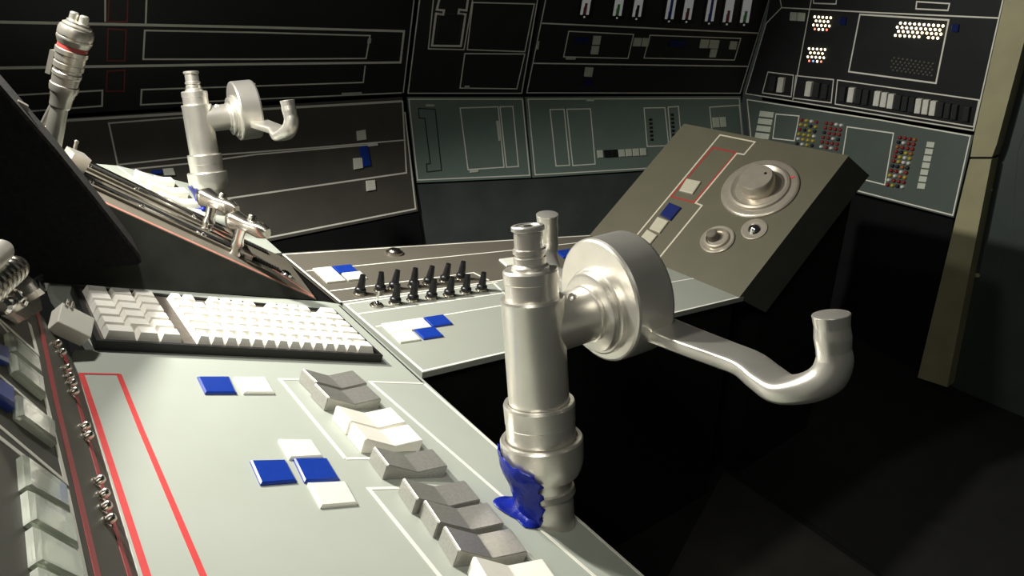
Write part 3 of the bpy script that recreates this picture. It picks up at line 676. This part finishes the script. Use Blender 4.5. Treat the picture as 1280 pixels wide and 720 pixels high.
sm = lathe_local('screw', [(0, .0060), (.0018, .0060), (.0025, .0046), (.007, .0046), (.009, .0036), (.0098, .0012)], 'chrome_worn', 14)
for (x, y) in ((79, 463), (82, 473.5), (85.5, 482), (88, 492.5), (101.5, 536), (105.5, 548), (119, 604), (124.5, 621), (127, 637), (132, 653), (67, 432), (73, 443)):
    inst('screw', sm, PS.frame(PS.at(x, y)), ss)

# box knob standing at the corner of strip and console
z = 0.97; k = z / F
Oc = at(72, 402, z)
def off(a, b, c): return vec((a * k, b * k, c * k)) + ray(72, 402) * 0.0
ea, eb, ec = off(-18, 12, 6.1), off(25, 22, 30.7), off(-8, -24, 23.7)
kn = empty('box_knob', PS.at(75, 425), 'pale cube shaped knob beside the keyboard', 'knob')
vs = [Oc, Oc + ea, Oc + ea + eb, Oc + eb, Oc + ec, Oc + ea + ec, Oc + ea + eb + ec, Oc + eb + ec]
o = obj('knob_block', vs, [[0, 1, 2, 3], [4, 5, 6, 7], [0, 1, 5, 4], [1, 2, 6, 5], [2, 3, 7, 6], [3, 0, 4, 7]], 'paddle_white', kn)
bv = o.modifiers.new('bevel', 'BEVEL'); bv.width = .0012; bv.segments = 2
ctr = Oc + (ea + eb + ec) * .5; foot = ctr - PS.n * (ctr - PS.o).dot(PS.n)
lathe('knob_stem', foot, ctr - foot, [(-.005, .009), ((ctr - foot).length * .7, .006)], 'switch_dark', kn, 16)
for dx in (0, 5):
    lathe('pin', Oc + ec + eb * (.12 + dx * .03), ec, [(-.004, .0022), (.008, .0022), (.009, .001)], 'chrome_worn', kn, 10)

# chrome mechanism on the strip
cm = empty('chrome_mechanism', PS.at(20, 390), 'chrome ribbed barrel and faceted latch at the end of the button panel', 'mechanism')
def ps(x, y, h): return PS.at(x, y, h)
b0, b1 = ps(-30, 372, .022), ps(20, 334, .022)
ax = (b1 - b0); ln = ax.length; pr_ = [(0, .016)]
for i in range(7): pr_ += [(ln * (.05 + i * .125), .0165), (ln * (.10 + i * .125), .0135), (ln * (.12 + i * .125), .0165)]
pr_ += [(ln * .96, .0155), (ln, .012)]
lathe('ribbed_barrel', b0, ax, pr_, 'chrome_worn', cm, 24, 20)
o = panel('latch_plate', PS, [(-20, 372), (17, 347), (33, 360), (40, 395), (17, 408), (-20, 388)], .010, 'chrome_worn', cm, h=.014)
lathe('pivot', ps(14, 378, .010), PS.n, [(0, .012), (.010, .012), (.014, .009), (.0145, .006), (.010, .005)], 'chrome', cm, 20)
lathe('roller', ps(4, 383, .020), ps(22, 372, .020) - ps(4, 383, .020), [(-.008, .005), (-.004, .009), (.010, .010), (.022, .009), (.026, .005)], 'chrome', cm, 18)
lathe('hole_bush', ps(20, 347, .012), PS.n, [(0, .006), (.004, .006), (.005, .004)], 'body_black', cm, 14)
tile('facet', PS, [(24, 362), (32, 354), (37, 378), (30, 372)], .010, 'chrome', cm, .004, base=.014)
b0, b1 = ps(-40, 345, .038), ps(3, 312, .038)
lathe('end_barrel', b0, b1 - b0, [(0, .013), ((b1 - b0).length * .93, .013), ((b1 - b0).length, .011)], 'silver_paint', cm, 24)

# ------------------------------------------------------------------ slanted pedestal C
pc = empty('dial_pedestal', V(c10.x + .1, c10.y, 0), 'slanted olive box with round metal dials behind the centre console', 'pedestal')
fq = [(737, 294), (855, 154.5), (1061, 194.5), (924, 372)]
panel('face_plate', PC, fq, 0.004, 'console_olive_shaded', pc)
tp = [PC.at(*p) - PC.n * 0.0042 for p in fq]; back = [p + uB * 0.11 - UP * 0.055 for p in tp]
obj('box_body', tp + back, [[0, 1, 2, 3], [7, 6, 5, 4]] + [[i, (i + 1) % 4, 4 + (i + 1) % 4, 4 + i] for i in range(4)], 'strip_dark', pc)
mid = sum(back, Vector()) / 4; pt = [p + (mid - p) * .10 - UP * .001 for p in back]; pb_ = [V(p.x, p.y, 0) for p in pt]
obj('stand', pt + pb_, [[0, 1, 2, 3], [7, 6, 5, 4]] + [[i, (i + 1) % 4, 4 + (i + 1) % 4, 4 + i] for i in range(4)], 'body_black', pc)
zc = lambda L: zq(L, 780, 160)
stripe(PC, zc([(20, 590), (480, 35), (655, 70), (600, 133), (565, 127), (358, 375), (390, 388), (172, 655)]), .0048, 'pinstripe_shaded', pc)
stripe(PC, zc([(445, 98), (560, 124), (350, 372), (235, 343)]), .0052, 'red_dim', pc, True, 'red_frame')
for q, m in (([(315, 258), (387, 272), (345, 334), (277, 318)], 'tile_white_shaded'), ([(228, 377), (288, 402), (235, 466), (181, 438)], 'tile_navy'),
             ([(170, 448), (225, 470), (180, 530), (128, 508)], 'tile_white_shaded'), ([(118, 512), (168, 540), (120, 600), (70, 570)], 'tile_white_shaded')):
    tile('square_button', PC, zc(q), .006, m, pc, .002)
def dial(px, prof, m, name):
    return lathe(name, PC.at(780 + px[0] / 4, 160 + px[1] / 4), PC.n, prof, m, pc, 44)
big = dial((678, 305), [(0, .104), (.004, .104), (.007, .101), (.008, .098), (.008, .083)], 'dial_metal', 'large_dial')
ctr = PC.at(780 + 678 / 4, 160 + 305 / 4)
lathe('bowl', ctr, PC.n, [(.0081, .0825), (.014, .080), (.016, .074), (.008, .064), (.006, .048)], 'dial_metal', big, 44)
lathe('hub', ctr, PC.n, [(.0061, .047), (.046, .045), (.050, .042), (.050, .002)], 'dial_metal', big, 40)
sd = (PC.at(860, 190) - PC.at(780, 190)).normalized()
lathe('set_pin', ctr + PC.n * .0505 + PC.u * .018 + PC.v * .018, PC.n, [(0, .004), (.0015, .003)], 'body_black', big, 12)
stripe(Plane(PC.o + PC.n * .0092, PC.n), [(979, 224), (993, 221)], .005, 'red_line', big, name='red_mark')
sm2 = dial((467, 560), [(0, .046), (.004, .046), (.006, .043), (.005, .034), (.012, .032), (.013, .028), (.006, .026)], 'dial_metal', 'small_dial')
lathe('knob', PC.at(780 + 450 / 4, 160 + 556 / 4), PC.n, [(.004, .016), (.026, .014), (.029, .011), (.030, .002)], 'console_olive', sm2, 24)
sm3 = dial((651, 508), [(0, .034), (.003, .034), (.004, .031), (.002, .022)], 'dial_metal', 'push_stud')
lathe('stud', PC.at(780 + 651 / 4, 160 + 508 / 4), PC.n, [(.002, .018), (.006, .015), (.013, .009), (.015, .002)], 'chrome', sm3, 20)

# ------------------------------------------------------------------ control yokes
yb = PA.at(683, 644)
yd = vec((-.069, -.969, -.2355)).normalized()
ya = vec((.846, -.225, .485)).normalized()
Ph = yb + yd * .258
Hc = Ph + ya * .128
m1 = vec((-.455, -.257, .852)).normalized(); mp = pos((.191, -.05, 1.02))
def mirror(p): return p - m1 * 2 * (p - mp).dot(m1)
def mdir(v): return v - m1 * 2 * v.dot(m1)
def make_yoke(roll):
    RM = Matrix.Translation(Hc) @ Matrix.Rotation(roll, 4, ya) @ Matrix.Translation(-Hc); R3 = RM.to_3x3()
    y = empty('control_yoke', yb, 'silver column control yoke with crank arm grips standing beside the grey paddle switches', 'control yoke', 'control yokes of the two pilots')
    SP = 'silver_paint'
    lathe('foot', yb, yd, [(-.02, .0372), (.034, .0372), (.036, .0365)], SP, y, cut=PA)
    lathe('foot_band', yb, yd, [(.0350, .0380), (.0365, .0408), (.0440, .0390), (.0460, .0365)], 'silver_bright', y, 48, 20)
    lathe('lower_collar', yb, yd, [(.046, .0365), (.058, .0375), (.064, .0395), (.0645, .0475), (.070, .0500), (.080, .0530), (.088, .0540), (.111, .0540), (.1135, .0525), (.1135, .0475), (.108, .0470)], SP, y, 48, 20)
    lathe('upper_collar', yb, yd, [(.105, .0450), (.135, .0450), (.136, .0456), (.160, .0462), (.163, .0450), (.163, .0402), (.158, .0398)], SP, y, 48, 20)
    lathe('column', yb, yd, [(.155, .0390), (.292, .0392), (.297, .0402), (.300, .0392), (.300, .0345)], SP, y, 48, 20)
    lathe('cap', yb, yd, [(.298, .0335), (.320, .0335), (.321, .0345), (.334, .0345), (.3365, .0325), (.3365, .0225)], SP, y, 48, 20)
    sp_ = lathe('spindle', yb, yd, [(.336, .0235), (.340, .0232), (.343, .0200), (.351, .0200), (.352, .0182), (.355, .0182), (.356, .0205), (.361, .0205), (.362, .0180), (.383, .0178)], SP, y, 48, 20)
    lathe('spindle_disc', yb, yd, [(.383, .0190), (.384, .0205), (.3885, .0205), (.390, .0190), (.390, .0150), (.3888, .0140)], SP, sp_)
    lathe('spindle_hole', yb + yd * .389, yd, [(-.0001, .0055), (.0006, .0050)], 'body_black', sp_, 14)
    lathe('branch_tube', Ph, ya, [(0.01, .0365), (.078, .0360), (.079, .0385), (.0835, .0385), (.084, .036)], SP, y, 48, 20)
    fa = lathe('flange', Ph, ya, [(.084, .0480), (.0855, .0525), (.092, .0535), (.0935, .0520), (.0935, .0560), (.095, .0580), (.1015, .0580), (.103, .0565)], SP, y, 48, 20)
    top = (yd - ya * yd.dot(ya)).normalized()
    hd = lathe('hub_disc', Ph + top * .013, ya, [(.1005, .030), (.1005, .0790), (.1020, .0815), (.105, .0830), (.156, .0830), (.1605, .0810), (.161, .040)], SP, y, 64, 20)
    top = yd - ya * yd.dot(ya); top.normalize(); sdw = ya.cross(top)
    if sdw.dot(vec((0, 0, 1))) > 0: sdw = -sdw          # towards the camera
    lathe('dome_screw', Ph + ya * .052 + (top * .9 + sdw * .42).normalized() * .0355, (top * .9 + sdw * .42), [(0, .006), (.002, .006), (.0045, .004), (.0055, .001)], SP, y, 16)
    lathe('set_screw', Ph + ya * .1028 + (sdw * .95 - top * .2).normalized() * .069, -ya, [(0, .005), (.0015, .005), (.002, .003)], SP, hd, 14)
    gu = (at(1039, 392, .770) - at(1045, 462, .783)).normalized()
    path = [at(762, 388, 1.03), at(812, 407, .985), at(860, 426, .935), at(905, 443, .895), at(935, 455, .868), at(957, 472, .845), at(979, 486, .824), at(1010, 484, .804), at(1034, 472, .789), at(1043, 452, .783), at(1042, 437, .780), at(1041, 422, .777), at(1040, 408, .7745), at(1039, 393.5, .772)]
    wv = [ya] * len(path)
    size = [(.0285, .0105, 6), (.0285, .0100, 6), (.0260, .0095, 6), (.0235, .0095, 6), (.0230, .0095, 5), (.0240, .0105, 4), (.0235, .0130, 3.2), (.0215, .0165, 2.5), (.0195, .0185, 2.1), (.0186, .0186, 2), (.0174, .0174, 2), (.0186, .0186, 2), (.0176, .0176, 2), (.0190, .0190, 2)]
    for mir in (False, True):
        f_ = (lambda p: RM @ mirror(p)) if mir else (lambda p: RM @ p); g_ = (lambda v: R3 @ mdir(v)) if mir else (lambda v: R3 @ v)
        arm = sweep('crank_arm', [f_(p) for p in path], [g_(v) for v in wv], size, SP, y, 28, 2.0, 7)
        e = f_(path[-1]); ed = (e - f_(path[-2])).normalized()
        lathe('grip_end', e - ed * .0005, ed, [(0, .0189), (.0012, .0186), (.0018, .0170)], SP, arm, 28)
    return y
yk = make_yoke(0.0)
T = PA.at(267, 264) - yb
yk2 = make_yoke(math.radians(2.5))                        # its arms are turned a little
yk2.location = yb + T; yk2.scale = (.89, .89, .89); WP[yk2.name] = yb + T
tag(yk2, 'silver column control yoke standing close to the pinstriped left wall behind the chrome levers', 'control yoke')

# ------------------------------------------------------------------ blue tape at the yoke feet
def tape(base, label, seed, ks=1.0, span=1.0):
    rnd = random.Random(seed)
    face = (CAM - base); face = (face - yd * face.dot(yd)).normalized()
    left = -vec((1, 0, 0)); left = (left - yd * left.dot(yd)); left = (left - face * left.dot(face)).normalized()
    t = empty('blue_tape', base + left * .05, label, 'tape', 'blue tape patches at the yoke feet')
    KEYS = ((0, .0395), (.032, .0400), (.036, .0422), (.046, .0422), (.060, .0470), (.066, .0510), (.080, .0548), (.100, .0558), (.2, .0558))
    def rad(h):
        for (h0, r0_), (h1, r1_) in zip(KEYS, KEYS[1:]):
            if h <= h1: return r0_ + (r1_ - r0_) * max(0, h - h0) / (h1 - h0)
    NA, NH = 18, 12; vs = []; fs = []
    for i in range(NA + 1):
        f_ = i / NA; ang = math.radians(6 + (1 - span) * 60 + 122 * span * f_)
        hmax = (.082 + .020 * min(1, f_ * 2.2)) * ks * (.35 + .65 * span) + rnd.uniform(-.004, .004)
        d_ = face * math.cos(ang) + left * math.sin(ang)
        q0 = base + d_ * .041 * ks; hmin = (PA.o + PA.n * .002 - q0).dot(PA.n) / yd.dot(PA.n)
        if i == 0: hmin += .012
        for j in range(NH + 1):
            h = hmin + (hmax - hmin) * j / NH
            tw = d_ if i else (d_ + left * .10 * math.sin(j * 1.7)).normalized()
            vs.append(base + tw * (rad(max(0, h / ks)) * ks + .0012 + rnd.uniform(0, .0016)) + yd * h)
    for i in range(NA):
        for j in range(NH): a = i * (NH + 1) + j; fs.append([a, a + 1, a + NH + 2, a + NH + 1])
    o1 = obj('wrap', vs, fs, 'tape_blue', t, True, 60); sl = o1.modifiers.new('thick', 'SOLIDIFY'); sl.thickness = .0008
    vs = []; fs = []; NR = 6
    ext = [.004, .012, .018, .021, .020, .020, .022, .026, .032, .038, .043, .044, .040, .034, .028, .020, .014, .008, .004]
    for i in range(NA + 1):
        f_ = i / NA; ang = math.radians(18 + (1 - span) * 50 + 107 * span * f_)
        d_ = face * math.cos(ang) + left * math.sin(ang)
        for j in range(NR + 1):
            g_ = j / NR; q = base + d_ * ks * (.0385 + (ext[i] + rnd.uniform(-.0015, .0015)) * g_)
            hh = .0012 + .016 * (1 - g_) ** 2.5
            vs.append(q + PA.n * ((PA.o - q).dot(PA.n) + hh + rnd.uniform(0, .0014)))
    for i in range(NA):
        for j in range(NR): a = i * (NR + 1) + j; fs.append([a, a + 1, a + NR + 2, a + NR + 1])
    o2 = obj('flap', vs, fs, 'tape_blue', t, True, 60); sl = o2.modifiers.new('thick', 'SOLIDIFY'); sl.thickness = .0008
tape(yb, 'crumpled blue tape at the foot of the yoke beside the grey paddle switches', 3)
tape(yb + T, 'scrap of blue tape at the foot of the yoke by the chrome levers', 5, .9, .6)

# ------------------------------------------------------------------ joystick behind the foam panel
jb = PA.at(52, 238); jz = (jb - CAM).length / ray(52, 238).length
jt = at(99, 22, jz * .93); jx = jt - jb; JL = jx.length
js = empty('joystick', jb, 'ringed silver joystick handle with a red band', 'joystick')
K = 0.001 * 1.62                                         # metres per picture pixel at the joystick
def jr(y): return JL * (1 - (y - 22) / (238.0 - 22))      # picture row -> height on the stick
lathe('shaft', jb, jx, [(-.02, 14 * K), (jr(200), 12.5 * K), (jr(160), 11.5 * K), (jr(128), 10 * K)], 'silver_shaded', js, 28)
lathe('lower_sleeve', jb, jx, [(jr(130), 11.5 * K), (jr(128), 12.5 * K), (jr(118), 13 * K), (jr(115), 14 * K), (jr(111), 14.5 * K), (jr(110), 13.5 * K)], 'silver_shaded', js, 32, 20)
lathe('rim', jb, jx, [(jr(110.5), 16 * K), (jr(106), 17 * K), (jr(102), 17 * K), (jr(101), 15 * K)], 'silver_shaded', js, 32, 20)
lathe('grip_sleeve', jb, jx, [(jr(101), 15.5 * K), (jr(92), 16 * K), (jr(91), 17 * K), (jr(87), 17 * K), (jr(86), 16 * K), (jr(83), 16 * K), (jr(82), 17.5 * K), (jr(76), 17.5 * K), (jr(75.5), 16.6 * K), (jr(73.5), 16.6 * K), (jr(73), 17.5 * K), (jr(66), 17.5 * K), (jr(65), 19 * K), (jr(60), 19 * K), (jr(59), 17 * K)], 'silver_shaded', js, 32, 20)
lathe('red_band', jb, jx, [(jr(60), 17.4 * K), (jr(54.5), 17.4 * K)], 'red_dim', js, 28)
lathe('head', jb, jx, [(jr(55), 16 * K), (jr(54), 18 * K), (jr(48), 20.5 * K), (jr(46), 20.5 * K), (jr(45.6), 19.6 * K), (jr(44), 19.6 * K), (jr(43.6), 20.5 * K), (jr(38), 20.5 * K), (jr(34), 19 * K), (jr(33), 17 * K), (jr(31), 17 * K), (jr(29), 13 * K), (jr(27), 13 * K), (jr(26), 9 * K)], 'silver_shaded', js, 32, 20)
ax, u, v = basis(jx)
rt = vec((1, 0, 0)); rt = (rt - ax * rt.dot(ax)).normalized()
for s_ in (-1, 1): lathe('top_button', jb + ax * jr(28) + rt * s_ * 6.2 * K, ax, [(0, 5.6 * K), (jr(19) - jr(28), 5.2 * K), (jr(18) - jr(28), 4 * K)], 'silver_bright', js, 18)
fr_ = Matrix((ax.cross(rt), rt, ax)).transposed().to_4x4(); fr_.translation = jb
box_frame('trigger_guard', fr_, -6 * K, 6 * K, -23 * K, -17 * K, jr(96), jr(68), 'silver_shaded', js)
lathe('side_stud', jb + ax * jr(163) - rt * 10 * K, -rt, [(0, 5 * K), (6 * K, 5.5 * K), (8 * K, 4 * K)], 'silver_bright', js, 16)
sweep('side_rib', [jb + ax * jr(h) - rt * d_ * K for h, d_ in ((128, 9), (140, 12), (152, 15), (163, 17))], [ax.cross(rt)] * 4, [(3 * K, 3 * K)] * 4, 'silver_shaded', js, 12)
